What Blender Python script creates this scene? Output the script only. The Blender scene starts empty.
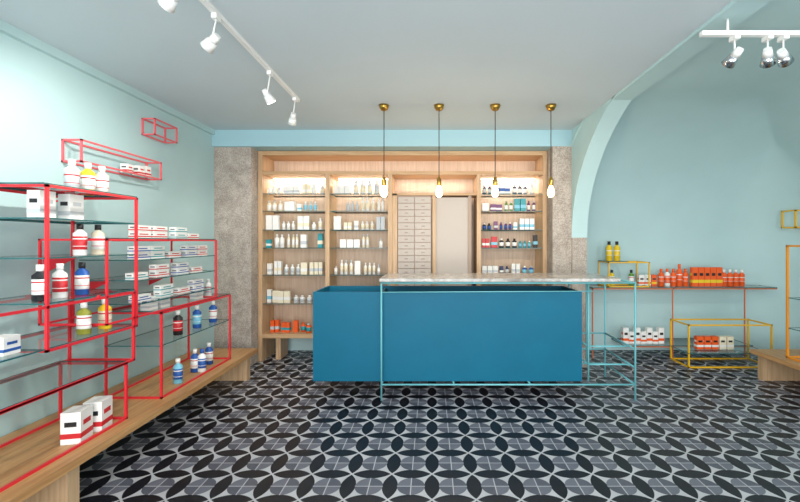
import bpy, math, random
from mathutils import Vector, Matrix
random.seed(7)
S=bpy.context.scene
try:
    S.view_settings.view_transform='Standard'
    S.view_settings.look='None'
except Exception: pass

# ---------------- materials ----------------
def srgb(r,g,b):
    f=lambda c:(c/255/12.92) if c/255<=0.04045 else ((c/255+0.055)/1.055)**2.4
    return (f(r),f(g),f(b),1)
MC={}
def mat(name,col,rough=0.5,metal=0,noise=0.0,nscale=8,bump=0,emit=None,es=0,spec=None):
    if name in MC: return MC[name]
    m=bpy.data.materials.new(name); m.use_nodes=True
    nt=m.node_tree; b=nt.nodes['Principled BSDF']
    c=srgb(*col)
    b.inputs['Base Color'].default_value=c
    b.inputs['Roughness'].default_value=rough
    b.inputs['Metallic'].default_value=metal
    if spec is not None: b.inputs['Specular IOR Level'].default_value=spec
    if noise>0 or bump>0:
        tc=nt.nodes.new('ShaderNodeTexCoord')
        n=nt.nodes.new('ShaderNodeTexNoise'); n.inputs['Scale'].default_value=nscale; n.inputs['Detail'].default_value=6
        nt.links.new(tc.outputs['Object'],n.inputs['Vector'])
        if noise>0:
            r=nt.nodes.new('ShaderNodeValToRGB')
            r.color_ramp.elements[0].position=0.3; r.color_ramp.elements[1].position=0.7
            r.color_ramp.elements[0].color=tuple(x*(1-noise) for x in c[:3])+(1,)
            r.color_ramp.elements[1].color=tuple(min(1,x*(1+noise)) for x in c[:3])+(1,)
            nt.links.new(n.outputs['Fac'],r.inputs['Fac']); nt.links.new(r.outputs['Color'],b.inputs['Base Color'])
        if bump>0:
            bp=nt.nodes.new('ShaderNodeBump'); bp.inputs['Strength'].default_value=bump; bp.inputs['Distance'].default_value=0.02
            nt.links.new(n.outputs['Fac'],bp.inputs['Height']); nt.links.new(bp.outputs['Normal'],b.inputs['Normal'])
    if emit:
        b.inputs['Emission Color'].default_value=srgb(*emit); b.inputs['Emission Strength'].default_value=es
    MC[name]=m; return m

def wood(name,c1,c2,axis=0,scale=3):
    m=bpy.data.materials.new(name); m.use_nodes=True
    nt=m.node_tree; b=nt.nodes['Principled BSDF']; b.inputs['Roughness'].default_value=0.45
    tc=nt.nodes.new('ShaderNodeTexCoord'); mp=nt.nodes.new('ShaderNodeMapping')
    sc=[14,14,14]; sc[axis]=0.9
    mp.inputs['Scale'].default_value=sc
    n=nt.nodes.new('ShaderNodeTexNoise'); n.inputs['Scale'].default_value=scale; n.inputs['Detail'].default_value=5; n.inputs['Distortion'].default_value=0.6
    r=nt.nodes.new('ShaderNodeValToRGB'); r.color_ramp.elements[0].position=.3; r.color_ramp.elements[1].position=.72
    r.color_ramp.elements[0].color=srgb(*c1); r.color_ramp.elements[1].color=srgb(*c2)
    L=nt.links.new
    L(tc.outputs['Object'],mp.inputs['Vector']); L(mp.outputs['Vector'],n.inputs['Vector']); L(n.outputs['Fac'],r.inputs['Fac']); L(r.outputs['Color'],b.inputs['Base Color'])
    return m

def glassmat(name,tint,gl=0.1):
    m=bpy.data.materials.new(name); m.use_nodes=True
    nt=m.node_tree; nt.nodes.remove(nt.nodes['Principled BSDF'])
    t=nt.nodes.new('ShaderNodeBsdfTransparent'); t.inputs['Color'].default_value=tint
    g=nt.nodes.new('ShaderNodeBsdfGlossy'); g.inputs['Roughness'].default_value=0.05
    fr=nt.nodes.new('ShaderNodeFresnel'); fr.inputs['IOR'].default_value=1.45
    mx=nt.nodes.new('ShaderNodeMixShader')
    nt.links.new(fr.outputs[0],mx.inputs[0])
    nt.links.new(t.outputs[0],mx.inputs[1]); nt.links.new(g.outputs[0],mx.inputs[2])
    nt.links.new(mx.outputs[0],nt.nodes['Material Output'].inputs['Surface'])
    return m

def tilemat(P=0.25):
    m=bpy.data.materials.new('patterned_cement_tile'); m.use_nodes=True
    nt=m.node_tree; b=nt.nodes['Principled BSDF']; L=nt.links.new
    def M(op,a,bb=None,cc=None):
        n=nt.nodes.new('ShaderNodeMath'); n.operation=op
        for i,v in enumerate((a,bb,cc)):
            if v is None: continue
            if isinstance(v,(int,float)): n.inputs[i].default_value=v
            else: L(v,n.inputs[i])
        return n.outputs[0]
    tc=nt.nodes.new('ShaderNodeTexCoord'); sp=nt.nodes.new('ShaderNodeSeparateXYZ'); L(tc.outputs['Object'],sp.inputs[0])
    u=M('SUBTRACT',M('FRACT',M('DIVIDE',M('ADD',sp.outputs[0],100.0),P)),0.5)
    v=M('SUBTRACT',M('FRACT',M('DIVIDE',M('ADD',sp.outputs[1],100.0),P)),0.5)
    au=M('ABSOLUTE',u); av=M('ABSOLUTE',v)
    r=M('SQRT',M('ADD',M('MULTIPLY',u,u),M('MULTIPLY',v,v)))
    mx=M('MAXIMUM',au,av); mn=M('MINIMUM',au,av)
    om=M('SUBTRACT',1.0,mx)
    dn=M('SQRT',M('ADD',M('MULTIPLY',om,om),M('MULTIPLY',mn,mn)))
    petal=M('LESS_THAN',dn,0.685)
    disc=M('LESS_THAN',r,0.33)
    cross=M('LESS_THAN',mn,0.011)
    d1=M('LESS_THAN',M('MULTIPLY',u,v),0.0)
    def mixc(f,a,bb):
        n=nt.nodes.new('ShaderNodeMix'); n.data_type='RGBA'
        L(f,n.inputs[0])
        for i,v_ in ((6,a),(7,bb)):
            if isinstance(v_,tuple): n.inputs[i].default_value=v_
            else: L(v_,n.inputs[i])
        return n.outputs[2]
    light=srgb(190,190,194); black=srgb(25,26,33); g1=srgb(90,92,103); g2=srgb(110,112,123)
    base=mixc(petal,light,black)
    inner=mixc(d1,g1,g2)
    inner=mixc(cross,inner,light)
    c=mixc(disc,base,inner)
    nz=nt.nodes.new('ShaderNodeTexNoise'); nz.inputs['Scale'].default_value=3; nz.inputs['Detail'].default_value=5
    L(tc.outputs['Object'],nz.inputs['Vector'])
    mr=nt.nodes.new('ShaderNodeMapRange'); mr.inputs[3].default_value=0.8; mr.inputs[4].default_value=1.15; L(nz.outputs['Fac'],mr.inputs[0])
    mm=nt.nodes.new('ShaderNodeVectorMath'); mm.operation='SCALE'; L(c,mm.inputs[0]); L(mr.outputs[0],mm.inputs['Scale'])
    L(mm.outputs[0],b.inputs['Base Color'])
    b.inputs['Roughness'].default_value=0.38
    b.inputs['Specular IOR Level'].default_value=0.35
    return m

def concretemat():
    m=bpy.data.materials.new('rough_granite'); m.use_nodes=True
    nt=m.node_tree; b=nt.nodes['Principled BSDF']; L=nt.links.new; b.inputs['Roughness'].default_value=.9
    tc=nt.nodes.new('ShaderNodeTexCoord')
    n=nt.nodes.new('ShaderNodeTexNoise'); n.inputs['Scale'].default_value=6; n.inputs['Detail'].default_value=12; n.inputs['Roughness'].default_value=.85
    n2=nt.nodes.new('ShaderNodeTexNoise'); n2.inputs['Scale'].default_value=90; n2.inputs['Detail'].default_value=3
    L(tc.outputs['Object'],n.inputs['Vector']); L(tc.outputs['Object'],n2.inputs['Vector'])
    ad=nt.nodes.new('ShaderNodeMix'); ad.data_type='FLOAT'; ad.inputs[0].default_value=.4
    L(n.outputs['Fac'],ad.inputs[2]); L(n2.outputs['Fac'],ad.inputs[3])
    r=nt.nodes.new('ShaderNodeValToRGB'); e=r.color_ramp.elements
    e[0].position=.36; e[0].color=srgb(128,114,104); e[1].position=.64; e[1].color=srgb(208,198,188)
    k=e.new(.5); k.color=srgb(172,161,151)
    L(ad.outputs[0],r.inputs['Fac']); L(r.outputs['Color'],b.inputs['Base Color'])
    bp=nt.nodes.new('ShaderNodeBump'); bp.inputs['Strength'].default_value=.4; bp.inputs['Distance'].default_value=.02
    L(n.outputs['Fac'],bp.inputs['Height']); L(bp.outputs['Normal'],b.inputs['Normal'])
    return m

M_wall=mat('teal_wall_paint',(178,207,209),.6,noise=.03,nscale=2)
M_ceil=mat('ceiling_paint',(196,209,215),.7,noise=.02,nscale=1.5)
M_beam=mat('beam_paint',(158,196,206),.6)
M_tile=tilemat()
M_conc=concretemat()
M_oakx=wood('oak_x',(180,142,102),(206,172,132),0)
M_oaky=wood('oak_y',(172,122,76),(204,158,106),1)
M_oakz=wood('oak_z',(184,148,110),(210,178,142),2)
M_panel=wood('oak_back_panel',(188,162,138),(208,184,162),2)
M_taupe=mat('taupe_drawer_front',(168,148,134),.6)
M_drw=mat('grey_drawer_front',(190,180,172),.55)
M_red=mat('red_lacquered_steel',(214,40,52),.35)
M_coral=mat('coral_lacquered_steel',(226,96,104),.4)
M_cop=mat('copper_orange_steel',(206,110,62),.35)
M_yel=mat('yellow_lacquered_steel',(232,180,34),.35)
M_oy=mat('orange_yellow_lacquered_steel',(228,146,36),.35)
M_aqua=mat('aqua_lacquered_steel',(112,186,194),.35)
M_blue=mat('petrol_blue_lacquer',(0,99,128),.5,noise=.05,nscale=3,spec=.25)
M_blued=mat('petrol_blue_inside',(6,84,110),.5)
def marble():
    m=bpy.data.materials.new('grey_marble'); m.use_nodes=True
    nt=m.node_tree; b=nt.nodes['Principled BSDF']; L=nt.links.new; b.inputs['Roughness'].default_value=.2
    tc=nt.nodes.new('ShaderNodeTexCoord'); n=nt.nodes.new('ShaderNodeTexNoise'); n.inputs['Scale'].default_value=9; n.inputs['Detail'].default_value=10; n.inputs['Distortion'].default_value=1.2
    L(tc.outputs['Object'],n.inputs['Vector']); r=nt.nodes.new('ShaderNodeValToRGB'); e=r.color_ramp.elements
    e[0].position=.34; e[0].color=srgb(132,128,124); e[1].position=.66; e[1].color=srgb(192,188,184)
    L(n.outputs['Fac'],r.inputs['Fac']); L(r.outputs['Color'],b.inputs['Base Color']); return m
M_stone=marble()
M_glass=glassmat('clear_glass',(.93,.975,.965,1))
M_gedge=mat('glass_edge',(42,98,100),.15)
M_white=mat('white_plastic',(238,238,236),.4)
M_metal=mat('chrome',(210,212,215),.15,1)
M_brass=mat('brass',(186,148,72),.28,1)
M_black=mat('black_cord',(24,24,26),.5)
M_lamp=mat('spot_lens',(250,250,245),.3,emit=(255,250,240),es=5)
M_bulb=mat('bulb_glass',(255,240,205),.2,emit=(255,222,165),es=5)
M_skirt=mat('skirting_paint',(160,196,200),.5)

# ---------------- mesh builder ----------------
class B:
    def __init__(s): s.v=[];s.f=[];s.m=[];s.mats=[];s.sm=[]
    def mi(s,m):
        if m not in s.mats: s.mats.append(m)
        return s.mats.index(m)
    def poly(s,pts,m,smooth=False):
        o=len(s.v); s.v+= [tuple(p) for p in pts]; s.f.append(tuple(range(o,o+len(pts)))); s.m.append(s.mi(m)); s.sm.append(smooth)
    def box(s,x0,x1,y0,y1,z0,z1,m,rot=0,c=None):
        o=len(s.v)
        P=[(x0,y0,z0),(x1,y0,z0),(x1,y1,z0),(x0,y1,z0),(x0,y0,z1),(x1,y0,z1),(x1,y1,z1),(x0,y1,z1)]
        if rot:
            cx,cy=((x0+x1)/2,(y0+y1)/2) if c is None else c
            ca,sa=math.cos(rot),math.sin(rot)
            P=[(cx+(x-cx)*ca-(y-cy)*sa,cy+(x-cx)*sa+(y-cy)*ca,z) for x,y,z in P]
        s.v+=P
        for q in ((0,3,2,1),(4,5,6,7),(0,1,5,4),(1,2,6,5),(2,3,7,6),(3,0,4,7)):
            s.f.append(tuple(o+i for i in q)); s.m.append(s.mi(m)); s.sm.append(False)
    def lathe(s,c,prof,m,n=14,sx=1,sy=1,mats=None,rot=0):
        o=len(s.v); cx,cy,cz=c; ca,sa=math.cos(rot),math.sin(rot)
        for r,z in prof:
            for i in range(n):
                a=2*math.pi*i/n; x=r*math.cos(a)*sx; y=r*math.sin(a)*sy
                s.v.append((cx+x*ca-y*sa,cy+x*sa+y*ca,cz+z))
        for j in range(len(prof)-1):
            mm=mats[j] if mats else m
            for i in range(n):
                k=(i+1)%n
                s.f.append((o+j*n+i,o+j*n+k,o+(j+1)*n+k,o+(j+1)*n+i)); s.m.append(s.mi(mm)); s.sm.append(True)
        s.f.append(tuple(o+i for i in reversed(range(n)))); s.m.append(s.mi(mats[0] if mats else m)); s.sm.append(False)
        t=o+(len(prof)-1)*n
        s.f.append(tuple(t+i for i in range(n))); s.m.append(s.mi(mats[-1] if mats else m)); s.sm.append(False)
    def tube(s,a,b,r,m,n=8,r2=None):
        a=Vector(a);b=Vector(b);d=(b-a).normalized()
        up=Vector((0,0,1)) if abs(d.z)<.9 else Vector((1,0,0))
        e1=d.cross(up).normalized(); e2=d.cross(e1)
        r2=r if r2 is None else r2
        o=len(s.v)
        for p,rr in ((a,r),(b,r2)):
            for i in range(n):
                t=2*math.pi*(i+.5)/n
                s.v.append(tuple(p+e1*rr*math.cos(t)+e2*rr*math.sin(t)))
        for i in range(n):
            k=(i+1)%n
            s.f.append((o+i,o+n+i,o+n+k,o+k)); s.m.append(s.mi(m)); s.sm.append(n>4)
        s.f.append(tuple(o+i for i in range(n))); s.m.append(s.mi(m)); s.sm.append(False)
        s.f.append(tuple(o+n+i for i in reversed(range(n)))); s.m.append(s.mi(m)); s.sm.append(False)
    def frame(s,x0,x1,y0,y1,z0,z1,m,t=.007,skip=()):
        """wire cuboid of square bars; bars lie inside the bounds"""
        X=(x0+t,x1-t);Y=(y0+t,y1-t);Z=(z0+t,z1-t)
        for y in Y:
            for z in Z: s.box(x0,x1,y-t,y+t,z-t,z+t,m)
        for x in X:
            for z in Z: s.box(x-t,x+t,y0,y1,z-t,z+t,m)
        for x in X:
            for y in Y: s.box(x-t,x+t,y-t,y+t,z0,z1,m)
    def pane(s,x0,x1,y0,y1,z,th=.008,g=None):
        """glass shelf, top at z, with tinted edges"""
        s.poly([(x0,y0,z),(x1,y0,z),(x1,y1,z),(x0,y1,z)],M_glass)
        zb=z-th
        for a,b in (((x0,y0),(x1,y0)),((x1,y0),(x1,y1)),((x1,y1),(x0,y1)),((x0,y1),(x0,y0))):
            s.poly([(a[0],a[1],zb),(b[0],b[1],zb),(b[0],b[1],z),(a[0],a[1],z)],M_gedge)
    def obj(s,name,parent=None,bevel=0):
        me=bpy.data.meshes.new(name); me.from_pydata(s.v,[],s.f); 
        for m in s.mats: me.materials.append(m)
        for i,p in enumerate(me.polygons): p.material_index=s.m[i]; p.use_smooth=s.sm[i]
        me.update()
        o=bpy.data.objects.new(name,me); S.collection.objects.link(o)
        if parent: o.parent=parent
        if bevel:
            md=o.modifiers.new('bevel','BEVEL'); md.width=bevel; md.segments=2; md.limit_method='ANGLE'
        return o
def empty(name,loc=(0,0,0)):
    e=bpy.data.objects.new(name,None); S.collection.objects.link(e); e.empty_display_size=.1; return e
def one(name,fn,**k):
    b=B(); fn(b); return b.obj(name,**k)

XL=-2.55; XR=1.62; H=2.75; YB=4.64; YF=-1.5; YBB=5.37; XRR=4.7; ZV=2.83
# ---------------- room ----------------
one('floor',lambda b:b.box(XL-.15,XRR+.15,YF-.1,YBB+.15,-.1,0,M_tile))
one('ceiling',lambda b:(b.box(XL-.15,XR+.18,YF-.1,YBB+.15,H,H+.1,M_ceil),b.box(XR+.18,XRR+.15,YF-.1,YBB+.15,ZV+.02,ZV+.1,M_ceil)))
one('wall_left',lambda b:b.box(XL-.15,XL,YF-.1,YBB+.15,0,H,M_wall))
one('wall_back',lambda b:b.box(XL,1.8,YBB-.02,YBB+.15,0,H,M_wall))
one('beam_back',lambda b:b.box(XL,XR,YB,YBB-.02,2.56,H,M_beam))
one('pillar_left',lambda b:b.box(XL,-2.115,YB+.04,YBB-.02,0,2.56,M_conc))
def pillar_r(b):
    b.box(1.40,1.62,YB,YBB-.02,0,2.56,M_conc)
    b.box(1.62,1.79,YB-.02,YBB-.02,0,1.5,M_conc); b.box(1.62,1.79,YB,YBB-.02,1.5,2.56,M_wall)
one('pillar_right',pillar_r)
one('trim_1',lambda b:b.box(XL,XL+.035,YF,YB,H-.06,H,M_wall))
one('trim_2',lambda b:b.box(XL,XL+.012,YF,YB,0,.09,M_skirt))
# arch wall
def arch(b):
    ay=1.89; az=1.25/math.sin(math.radians(65)); x0,x1=XR,XR+.18
    def side(y0,sgn):
        pts=[]
        for i in range(33):
            t=math.radians(65)*i/32
            pts.append((y0+sgn*ay*(1-math.cos(t)),1.5+az*math.sin(t)))
        for (ya,za),(yb,zb) in zip(pts[:-1],pts[1:]):
            b.poly([(x0,ya,za),(x0,ya,H),(x0,yb,H),(x0,yb,zb)],M_wall)
            b.poly([(x1,ya,za),(x1,yb,zb),(x1,yb,H),(x1,ya,H)],M_wall)
            b.poly([(x0,ya,za),(x0,yb,zb),(x1,yb,zb),(x1,ya,za)],M_wall,True)
    side(YB,-1); side(-.3,1)
    b.box(x0,x1,YF,-.3,0,H,M_wall)
    b.box(x0+.01,x1,YB,YBB-.02,2.56,H,M_wall)
    b.box(x0,x1,.75,3.6,H-.02,H,M_wall)
one('wall_arch',arch)
# vaulted right bay
def bay(b):
    def plan(d):
        R=max(.8-d,.03); xr=XRR-d; yb=YBB-d; p=[]
        xs=1.6
        for i in range(9): p.append((xs+(xr-R-xs)*i/8,yb))
        for i in range(1,12):
            t=math.pi/2*i/12; p.append((xr-R+R*math.sin(t),yb-R+R*math.cos(t)))
        for i in range(9): p.append((xr,yb-R+(YF-(yb-R))*i/8))
        return p
    lev=[(0,0),(0,.7),(0,1.3)]
    for i in range(1,25):
        t=math.pi/2*i/24; lev.append((1.7*(1-math.cos(t)),1.3+(ZV-1.3)*math.sin(t)))
    o=len(b.v); n=len(plan(0))
    for d,z in lev:
        b.v+=[(x,y,z) for x,y in plan(d)]
    mi=b.mi(M_wall)
    for j in range(len(lev)-1):
        for i in range(n-1):
            b.f.append((o+j*n+i,o+j*n+i+1,o+(j+1)*n+i+1,o+(j+1)*n+i)); b.m.append(mi); b.sm.append(True)
    yb=YBB-1.7
    b.poly([(XRR-1.7,YF,ZV),(1.8,YF,ZV),(1.8,yb,ZV),(XRR-1.7,yb,ZV)],M_wall)
one('wall_right',bay)
# unseen front wall; shopfront openings added to let daylight in
def front(b):
    y0,y1=YF-.1,YF
    for x0,x1 in ((XL,-2.35),(1.45,2.1),(4.5,XRR)): b.box(x0,x1,y0,y1,0,H,M_wall)
    for x0,x1 in ((-2.35,1.45),(2.1,4.5)):
        b.box(x0,x1,y0,y1,2.6,ZV+.02,M_wall); b.box(x0,x1,y0,y1,0,.15,M_wall)
one('wall_front',front)
def win(x0,x1,name):
    def f(b):
        y0,y1=YF-.08,YF-.03
        for x in (x0,(x0+x1)/2-.03,x1-.06): b.box(x,x+.06,y0,y1,.15,2.6,M_white)
        b.box(x0,x1,y0,y1,.15,.21,M_white); b.box(x0,x1,y0,y1,2.54,2.6,M_white)
    one(name,f)
win(-2.35,1.45,'added_window_1'); win(2.1,4.5,'added_window_2')  # unseen windows, added behind the camera to go with the fill light

# ---------------- back cabinet ----------------
cab=empty('display_cabinet')
def cabinet(b):
    yf,yb=4.86,5.24; t=.05; zt=2.555
    X=[-2.11,-1.27,-.51,.57,1.395]
    b.box(X[0],X[-1],yb-.02,yb,.28,zt,M_panel)
    b.box(X[0],X[-1],yf,yb,zt-.05,zt,M_oakx)
    b.box(X[0],X[-1],yf,yb,2.27,2.31,M_oakx)
    b.box(X[0],X[-1],yf,yb,.28,.33,M_oakx)
    for i,x in enumerate(X):
        xa=x if i==0 else (x-t if i==4 else x-t/2)
        b.box(xa,xa+t,yf-.005,yb,0 if i in(0,4) else .28,zt if i in (0,4) else 2.27,M_oakz)
    for x in (-1.9,-1.27,-.51,.57): b.box(x-.03,x+.03,yf+.08,yb-.05,0,.28,M_oakz)
    zs=[2.04,1.83,1.60,1.38,1.05,.70]
    for a,c in ((0,1),(1,2),(3,4)):
        for z in zs: b.pane(X[a]+.03,X[c]-.03,yf+.01,yb-.02,z)
    xa,xb=X[2]+.025,X[3]-.025
    b.box(xa,xa+.06,yf+.02,yb-.02,.33,2.04,M_oakz)
    b.box(xa,xb,yf+.02,yf+.3,2.02,2.05,M_oakx)
    b.box(xa+.06,xa+.48,yf+.06,yf+.28,.33,2.02,M_taupe)
    zz=.4
    while zz<1.95:
        b.box(xa+.07,xa+.265,yf+.045,yf+.062,zz,zz+.07,M_drw)
        b.box(xa+.275,xa+.47,yf+.045,yf+.062,zz,zz+.07,M_drw)
        b.box(xa+.15,xa+.19,yf+.035,yf+.045,zz+.03,zz+.04,M_taupe)
        b.box(xa+.355,xa+.395,yf+.035,yf+.045,zz+.03,zz+.04,M_taupe)
        zz+=.08 if zz>1.2 else .081
    b.box(xa+.49,xa+.53,yf+.03,yb-.02,.33,2.02,M_oakz)
    b.box(xa+.53,xb-.1,yf+.08,yf+.1,.34,2.0,M_drw)
    b.box(xb-.1,xb-.06,yf+.06,yb-.02,.33,2.02,M_taupe)
    for a,c in ((0,1),(1,2),(3,4)):
        b.box(X[a]+.06,X[c]-.06,yb-.07,yb-.05,2.255,2.268,M_lamp)
one('cabinet_body',cabinet,parent=cab)

def mk(col,r=.45): return mat('pk_%d_%d_%d'%col,col,r)
W=mk((234,234,231)); TEAL=mk((40,150,160)); NAVY=mk((36,48,92)); REDp=mk((196,36,44)); ORG=mk((232,92,30)); GRN=mk((90,140,60))
PUR=mk((110,60,110)); BLK=mk((26,26,30)); YEL=mk((232,196,40)); LB=mk((120,190,215)); CREAM=mk((232,222,196)); BLUE=mk((30,84,160)); OLIVE=mk((140,142,50)); AMB=mk((150,80,40)); SILV=mk((190,196,200))
def pbox(b,x,y,z,w,d,h,m,lab=None,rot=0):
    b.box(x-w/2,x+w/2,y-d/2,y+d/2,z,z+h,m,rot,(x,y))
    if lab: b.box(x-w/2-.001,x+w/2+.001,y-d/2-.001,y+d/2+.001,z+h*.25,z+h*.5,lab,rot,(x,y))
def pbot(b,x,y,z,r,h,m,cap,lab=None,sy=1,n=12,rot=0):
    lab=lab or m
    prof=[(r*.92,0),(r,.01*h/.1*.3),(r,h*.18),(r*1.01,h*.181),(r*1.01,h*.6),(r,h*.601),(r,h*.7),(r*.42,h*.8),(r*.42,h*.82),(r*.5,h*.821),(r*.5,h)]
    mats=[m,m,m,lab,lab,m,m,m,cap,cap]
    b.lathe((x,y,z),prof,m,n,1,sy,mats,rot)
def cabprod(b):
    yf=4.86; zs=[2.04,1.83,1.60,1.38,1.05,.70]
    def row(x0,x1,z,cols,hmin=.09,hmax=.18,gap=.014,dens=.93,labs=(TEAL,BLUE,ORG,W,SILV,LB)):
        x=x0
        while x<x1-.05:
            w=random.uniform(.04,.08)
            if random.random()<dens:
                k=random.randint(1,3); h=random.uniform(hmin,hmax); c=random.choice(cols); l=random.choice(labs); isb=random.random()<.45
                for _ in range(k):
                    if x+w>x1: break
                    if isb: pbot(b,x+w/2,yf+.1+random.uniform(-.02,.05),z,w*.42,h,c,random.choice([W,SILV,c]),l,n=8)
                    else: pbox(b,x+w/2,yf+.1+random.uniform(-.01,.04),z,w,.05,h,c,l)
                    x+=w+.008
            else: x+=w
            x+=random.uniform(.01,gap*2.5)
    light=[W,W,W,SILV,CREAM,W,W]; ll=(W,SILV,LB,W,W,SILV,CREAM)
    for a,c in ((-2.05,-1.32),(-1.22,-.56)):
        for i,z in enumerate(zs):
            row(a,c,z,light if i not in(3,) else light+[TEAL],labs=ll)
    row(-2.0,-1.35,.33,[ORG,ORG,AMB],.1,.15); row(-1.2,-.6,.33,light)
    cs=[[TEAL,NAVY,LB,W],[PUR,W,TEAL,GRN],[W,PUR,BLK,W],[REDp,REDp,TEAL,BLK],[NAVY,BLUE,W],[W,LB]]
    for z,cc in zip(zs,cs): row(.62,1.33,z,cc,.08,.16,gap=.008,dens=.97,labs=(W,SILV,LB,BLUE,W))
one('cabinet_products',cabprod,parent=cab)

# ---------------- counter ----------------
ctr=empty('reception_counter')
def block(b):
    x0,x1,y0,y1,z0,z1=-1.107,1.395,3.72,4.25,.155,.985; t=.022
    b.box(x0,x1,y0,y0+t,z0,z1,M_blue); b.box(x0,x1,y1-t,y1,z0,z1,M_blue)
    b.box(x0,x0+t,y0+t,y1-t,z0,z1,M_blue); b.box(x1-t,x1,y0+t,y1-t,z0,z1,M_blue)
    b.box(x0+t,x1-t,y0+t,y1-t,z0,z0+t,M_blued)
    b.box(x0+t,x1-t,y0+t,y1-t,z1-.16,z1-.14,M_blued)
    b.box(-.5,-.478,y0+t,y1-t,z0+t,z1-.02,M_blued)
one('counter_box',block,parent=ctr)
def fr(b):
    r=.0085;x0,x1,y0,y1=-.463,1.86,3.66,4.3;zt=1.085
    for x in (x0,x1):
        for y in (y0,y1): b.tube((x,y,0),(x,y,zt),r,M_aqua)
        for z in (.145,zt-.01): b.tube((x,y0,z),(x,y1,z),r,M_aqua)
    for y in (y0,y1):
        for z in (.145,zt-.01): b.tube((x0,y,z),(x1,y,z),r,M_aqua)
    xa=1.47
    for z in (.3,.47):
        b.tube((x1,y0,z),(x1,y1,z),r,M_aqua); b.tube((xa,y1,z),(x1,y1,z),r,M_aqua); b.tube((xa,y0+.1,z),(xa,y1,z),r,M_aqua); b.tube((xa,y0+.1,z),(x1,y0+.1,z),r,M_aqua)
    b.tube((xa,y0+.1,.145),(xa,y0+.1,zt),r,M_aqua); b.tube((xa,y1,.145),(xa,y1,zt),r,M_aqua)
    b.tube((1.66,y1,0.145),(1.66,y1,zt),r,M_aqua)
    b.tube((x0,y0,.99),(1.47,y0,1.0),.005,M_aqua)
    for z in (.145,):
        for x in (.2,.9): b.tube((x,y0,z),(x,y1,z),r,M_aqua)
one('counter_frame',fr,parent=ctr)
one('counter_slab',lambda b:b.box(-.48,1.72,3.64,4.3,1.087,1.117,M_stone),parent=ctr,bevel=.004)

# ---------------- left bench + frames ----------------
def bench(b):
    b.box(XL+.012,-1.885,.3,4.33,.255,.30,M_oaky)
    for y in (.5,2.12,4.18):
        b.box(XL+.02,-1.93,y,y+.07,0,.255,M_oakz)
one('wood_bench',bench)
XF=-1.98; XBk=XL+.012
sh=empty('red_steel_shelving')
def frames_left(b):
    b.frame(-2.42,XF,2.057,2.694,.88,1.748,M_red)
    b.box(-2.42,XF,2.057+.32,2.057+.334,1.12,1.134,M_red)
    b.frame(-2.42,XF,1.2,2.67,.66,1.12,M_red)
    b.frame(-2.42,XF,1.3,2.605,.30,.67,M_red)
    b.frame(-2.40,XF,2.437,3.684,.94,1.47,M_red,t=.006)
    b.box(-2.40,XF,3.0,3.012,1.455,1.47,M_red)
    b.frame(-2.40,XF,2.93,3.94,.30,.935,M_red)
    for y in (2.1,2.62,2.9,3.6):
        z=1.36 if y<2.8 else 1.18
        b.poly([(XBk-.01,y,z),(-2.30,y,z),(XBk-.01,y,z-.12)],M_red); b.box(XL,-2.41,y-.006,y+.006,z-.012,z,M_red)
    for y,z in ((2.1,.9),(2.66,.9),(3.66,.95),(2.07,1.73),(2.68,1.73)): b.box(XL,-2.40,y-.006,y+.006,z-.012,z,M_red)
one('steel_frames',frames_left,parent=sh)
def panes_left(b):
    for z in (1.577,1.37,1.134,.90,1.756): b.pane(-2.42,XF-.01,2.05,2.70,z)
    b.pane(-2.42,XF-.01,1.3,2.04,.90); b.pane(-2.42,XF-.01,1.3,2.6,.678)
    for z in (1.478,1.33,1.19,1.03): b.pane(-2.40,XF-.01,2.72,3.68,z)
    b.pane(-2.40,XF-.01,2.93,3.94,.69); b.pane(-2.40,XF-.01,2.93,3.94,.943)
one('glass_shelves',panes_left,parent=sh)
def wframe(y0,y1,z0,z1,d,nm):
    one(nm,lambda b:b.frame(XL,XL+d,y0,y1,z0,z1,M_coral,t=.006))
wframe(2.75,3.57,2.0,2.16,.14,'wall_frame_shelf'); wframe(3.51,3.82,2.39,2.54,.12,'wall_frame_shelf.001')

def bottle(x,y,z,r,h,m,cap,lab,sy=.65,rot=0,nm='shampoo_bottle'):
    def f(b):
        pbot(b,x,y,z,r,h,m,cap,lab,sy=sy,n=16,rot=rot)
        ink=REDp if lab in (W,SILV,CREAM) else W
        for k,(za,zb) in enumerate(((.5,.54),(.28,.30))):
            b.lathe((x,y,z),[(r*1.016,h*za),(r*1.016,h*zb)],ink,16,1,sy)
    one(nm,f)
def carton(x,y,z,w,d,h,m,lab,rot=0,nm='medicine_box'):
    def f(b):
        pbox(b,x,y,z,w,d,h,m,None,rot)
        b.box(x-w/2-.0012,x+w/2+.0012,y-d/2-.0012,y+d/2+.0012,z+h*.18,z+h*.34,lab,rot,(x,y))
        b.box(x-w*.3,x+w*.3,y-d/2-.0014,y+d/2+.0014,z+h*.55,z+h*.7,BLK if lab is not BLK else REDp,rot,(x,y))
        b.box(x-w/2-.0014,x+w/2+.0014,y-d*.3,y+d*.3,z+h*.55,z+h*.7,lab,rot,(x,y))
    one(nm,f)
def px(xp,X): return X*400/(xp-432)   # helper used once to plan spacing along wall
for xp,c,cp,l in ((72,W,W,SILV),(88,YEL,W,W),(102,CREAM,W,W)):
    bottle(-2.25,px(xp,-2.25),1.756,.038,.21,c,cp,l,sy=1.0)
for xp in (38,68): carton(-2.12,px(xp,-2.12)+.02,1.577,.07,.09,.15,W,SILV)
for xp,c,l in ((80,W,REDp),(98,CREAM,W)): bottle(-2.12,px(xp,-2.12),1.37,.039,.19,c,BLK,l)
for xp,c,l in ((60,W,REDp),(82,BLUE,W)): bottle(-2.1,px(xp,-2.1),1.134,.039,.195,c,W if xp<70 else BLK,l)
bottle(-2.1,px(40,-2.1),1.134,.04,.195,BLK,W,W)
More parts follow.
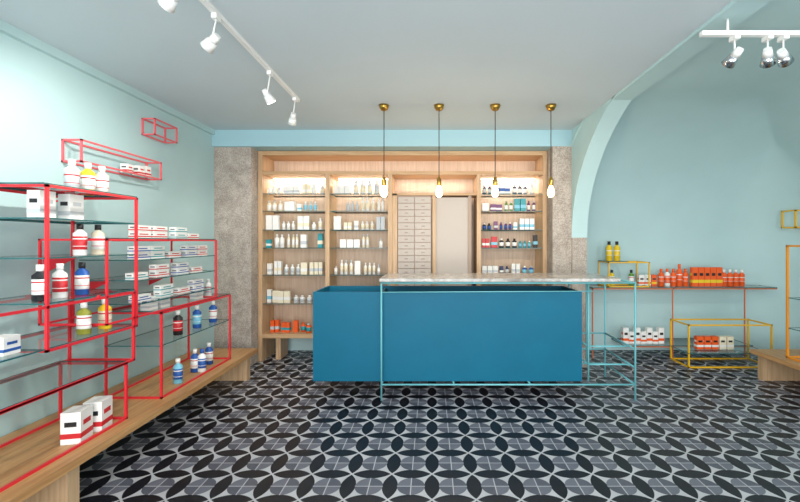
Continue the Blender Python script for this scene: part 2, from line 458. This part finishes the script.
for xp,c,l in ((84,OLIVE,W),(105,YEL,CREAM)): bottle(-2.08,px(xp,-2.08),.90,.04,.19,c,W,l)
carton(-2.1,px(4,-2.1),.90,.08,.08,.09,W,BLUE)
for xp in (77,98): carton(-2.06,px(xp,-2.06),.301,.10,.11,.18,W,REDp,rot=.2)
for z,ys in ((1.478,(2.85,3.03,3.28,3.45)),(1.33,(2.84,3.0,3.2,3.42,3.58)),(1.19,(2.82,3.05,3.3,3.5)),(1.03,(2.85,3.1,3.32,3.52))):
    for i,y in enumerate(ys):
        n=random.choice((1,2,2)); l=random.choice((REDp,BLUE,REDp,TEAL))
        for k in range(n): carton(-2.08,y,z+k*.046,.055,.145,.045,W,l,nm='toothpaste_box')
for xp,c,l,z,X in ((178,BLK,REDp,.69,-2.08),(197,BLUE,LB,.69,-2.08),(213,BLUE,W,.69,-2.08),(178,LB,BLUE,.301,-2.07),(195,BLUE,W,.301,-2.1),(202,W,BLUE,.301,-2.04),(209,BLUE,W,.301,-2.1)):
    bottle(X,px(xp,X),z,.036,.2,c,W if c is not W else BLUE,l,sy=.8)
for y in (3.0,3.14,3.6): carton(-2.12,y,.943,.06,.1,.1,W,SILV)
bottle(-2.1,3.75,.943,.032,.16,W,W,SILV)
for k,y in enumerate((3.25,3.38,3.46)): carton(XL+.07,y,2.012,.06,.06,.07+.01*k,W,REDp)

# ---------------- right bay ----------------
rs=empty('wall_shelf')
def rshelf(b):
    y0,y1=4.98,5.36
    b.pane(2.0,4.3,y0,y1,.885,.012)
    b.box(2.0,4.3,y0,y0+.012,.86,.872,M_cop); b.box(2.0,4.3,y1-.02,y1,.86,.872,M_cop)
    for x in (2.0,3.0,3.9): b.box(x,x+.012,y0,y1,.86,.872,M_cop)
    for x in (2.0,3.0,3.9): b.box(x,x+.012,y0+.012,y0+.024,0,.86,M_cop)
    b.pane(2.4,4.0,y0,y1,.16,.01)
    b.box(2.4,4.0,y0,y0+.012,.138,.15,M_cop)
one('shelf_parts',rshelf,parent=rs)
one('yellow_frame_shelf',lambda b:(b.frame(2.2,2.72,4.99,5.3,.885,1.2,M_yel,t=.007),b.pane(2.2,2.45,4.99,5.3,1.208)))
one('yellow_frame_shelf.001',lambda b:(b.frame(2.95,3.92,4.6,4.96,.0,.50,M_yel,t=.008),b.pane(2.95,3.92,4.6,4.96,.17)))
one('orange_frame_shelf',lambda b:(b.frame(3.52,3.95,3.2,3.98,.301,1.42,M_oy,t=.009),b.pane(3.53,3.94,3.2,3.98,.9),b.pane(3.53,3.94,3.2,3.98,.6)))
one('yellow_wall_frame',lambda b:b.frame(4.38,4.54,4.82,5.02,1.62,1.84,M_yel,t=.008))
one('wood_bench.001',lambda b:(b.box(3.42,4.3,.8,4.3,.255,.30,M_oaky),[b.box(3.46,4.25,y,y+.07,0,.255,M_oakz) for y in (1.0,2.5,4.18)]))
for x in (2.28,2.38): bottle(x,5.15,1.208,.038,.25,YEL,BLK,YEL,sy=1)
for x in (2.3,2.55): bottle(x,5.12,.893,.032,.2,YEL if x<2.4 else GRN,BLK,W,sy=1)
for i in range(3): carton(2.70+.08*i,5.17,.887,.07,.05,.14,ORG if i==2 else W,ORG if i<2 else YEL)
for i in range(5): bottle(2.95+.078*i,5.15,.886,.034,.28 if i==3 else .22,W if i==1 else ORG,ORG,ORG,sy=1,nm='sun_lotion_bottle')
for i in range(5): carton(3.36+.078*i,5.13,.886,.072,.05,.24,ORG,YEL,nm='sunscreen_box')
for i in range(4): bottle(3.76+.075*i,5.15,.886,.033,.21,ORG,W,ORG,sy=1,nm='sun_lotion_bottle')
for i in range(5): carton(3.2+.09*i,4.8,.171,.075,.06,.15,ORG if i<3 else CREAM,W,nm='sunscreen_box')
for i in range(7): carton(2.46+.075*i,5.1,.161,.068,.06,.15 if i%2 else .2,W,ORG)
for i in range(3): carton(3.62,3.4+.15*i,.901,.06,.08,.12,W,ORG)

# ---------------- pendants ----------------
def pendant(i,x,y=3.8):
    nm='pendant_lamp' if i==0 else 'pendant_lamp.%03d'%i
    b=B()
    b.lathe((x,y,H-.055),[(.012,0),(.03,.006),(.045,.03),(.05,.055)],M_brass,16)
    b.tube((x,y,2.07),(x,y,H-.05),.004,M_black,6)
    b.lathe((x,y,1.985),[(.02,0),(.023,.01),(.023,.05),(.014,.075),(.006,.09)],M_brass,14)
    b.lathe((x,y,1.875),[(.004,0),(.02,.006),(.032,.025),(.034,.045),(.028,.075),(.018,.1),(.016,.11)],M_bulb,16)
    po=b.obj(nm)
    l=bpy.data.lights.new('pendant_light','POINT'); l.energy=6; l.color=(1,.8,.55); l.shadow_soft_size=.04
    o=bpy.data.objects.new('pendant_light',l); o.location=(x,y,1.83); S.collection.objects.link(o); o.parent=po
for i,x in enumerate((-.456,.067,.6,1.13)): pendant(i,x)

# ---------------- track lights ----------------
def spot(b,base,head,aim,hm):
    base=Vector(base);head=Vector(head);a=Vector(aim).normalized()
    b.box(base.x-.015,base.x+.015,base.y-.025,base.y+.025,base.z-.025,base.z,M_white)
    b.tube(base-Vector((0,0,.025)),head+Vector((0,0,.02)),.005,M_white)
    b.tube(head-a*.045,head+a*.0,.02,M_white,16,.026)
    b.tube(head,head+a*.055,.028,hm,16,.038)
    b.tube(head+a*.053,head+a*.057,.033,M_lamp,16)
def track(name,p0,p1,spots,stems=(),hm=None):
    b=B(); (x0,y0,z),(x1,y1,_)=p0,p1
    b.box(min(x0,x1)-.014,max(x0,x1)+.014,min(y0,y1)-.014,max(y0,y1)+.014,z-.026,z,M_white)
    for x,y,zz in stems: b.tube((x,y,z),(x,y,zz),.007,M_white)
    lo=[]
    for base,head,aim,e in spots:
        spot(b,base,head,aim,hm or M_white)
        if e:
            l=bpy.data.lights.new('track_spot','SPOT'); l.energy=e; l.spot_size=math.radians(90); l.spot_blend=.7; l.shadow_soft_size=.03; l.color=(1,.94,.86)
            o=bpy.data.objects.new('track_spot',l); a=Vector(aim).normalized()
            o.location=Vector(head)+a*.08; o.rotation_euler=a.to_track_quat('-Z','Y').to_euler(); S.collection.objects.link(o); lo.append(o)
    t=b.obj(name)
    for o in lo: o.parent=t
TX=-1.215
track('track_light',(TX,.4,H),(TX,3.63,H),[((TX,y,H-.026),(TX-.02,y,H-dz),aim,e) for y,dz,aim,e in ((1.9,.14,(-.8,.3,-.7),52),(2.25,.17,(-.9,.35,-.6),52),(3.0,.2,(.4,.3,-.8),32),(3.55,.2,(-.3,.5,-.7),42))])
track('track_light.001',(1.56,2.3,2.66),(3.2,2.3,2.66),[((x,2.3,2.634),(x,2.3,2.52),aim,e) for x,aim,e in ((1.74,(-.1,.8,-.5),34),(1.93,(.5,.6,-.6),0),(2.02,(.7,.5,-.4),40))],stems=((1.7,2.3,H-.02),(2.5,2.3,ZV)),hm=M_metal)

# ---------------- lights ----------------
def area(name,loc,rot,sx,sy,e,col=(1,1,1)):
    l=bpy.data.lights.new(name,'AREA'); l.shape='RECTANGLE'; l.size=sx; l.size_y=sy; l.energy=e; l.color=col
    o=bpy.data.objects.new(name,l); o.location=loc; o.rotation_euler=rot; S.collection.objects.link(o)
area('daylight_fill_1',(-.45,YF+.02,1.4),(math.radians(90),0,0),3.6,2.3,200,(1,.985,.97))  # fill lamp added behind the camera to brighten the main room
area('daylight_fill_2',(3.3,YF+.02,1.4),(math.radians(90),0,0),2.2,2.3,85,(1,.985,.97))  # second added fill lamp, brightens the right bay
for x,w in ((-1.69,.7),(-.89,.64),(.98,.7)):
    area('cabinet_led',(x,5.13,2.25),(math.radians(8),0,0),w,.03,4.5,(1,.95,.88))
area('cabinet_led',(-.35,5.0,2.5),(0,0,0),3.2,.03,6,(1,.93,.84))
area('cabinet_led',(.03,5.05,2.26),(0,0,0),.9,.03,3,(1,.95,.88))
w=bpy.data.worlds.new('daylight_world'); S.world=w; w.use_nodes=True
w.node_tree.nodes['Background'].inputs[0].default_value=(.95,.97,1,1); w.node_tree.nodes['Background'].inputs[1].default_value=1.0

cam=bpy.data.cameras.new('camera'); co=bpy.data.objects.new('camera',cam); S.collection.objects.link(co)
co.location=(0,0,1.45); co.rotation_euler=(math.radians(90),0,0)
cam.sensor_width=36; cam.lens=18; cam.shift_x=-.04; cam.shift_y=-.01125; cam.clip_start=.05
S.camera=co
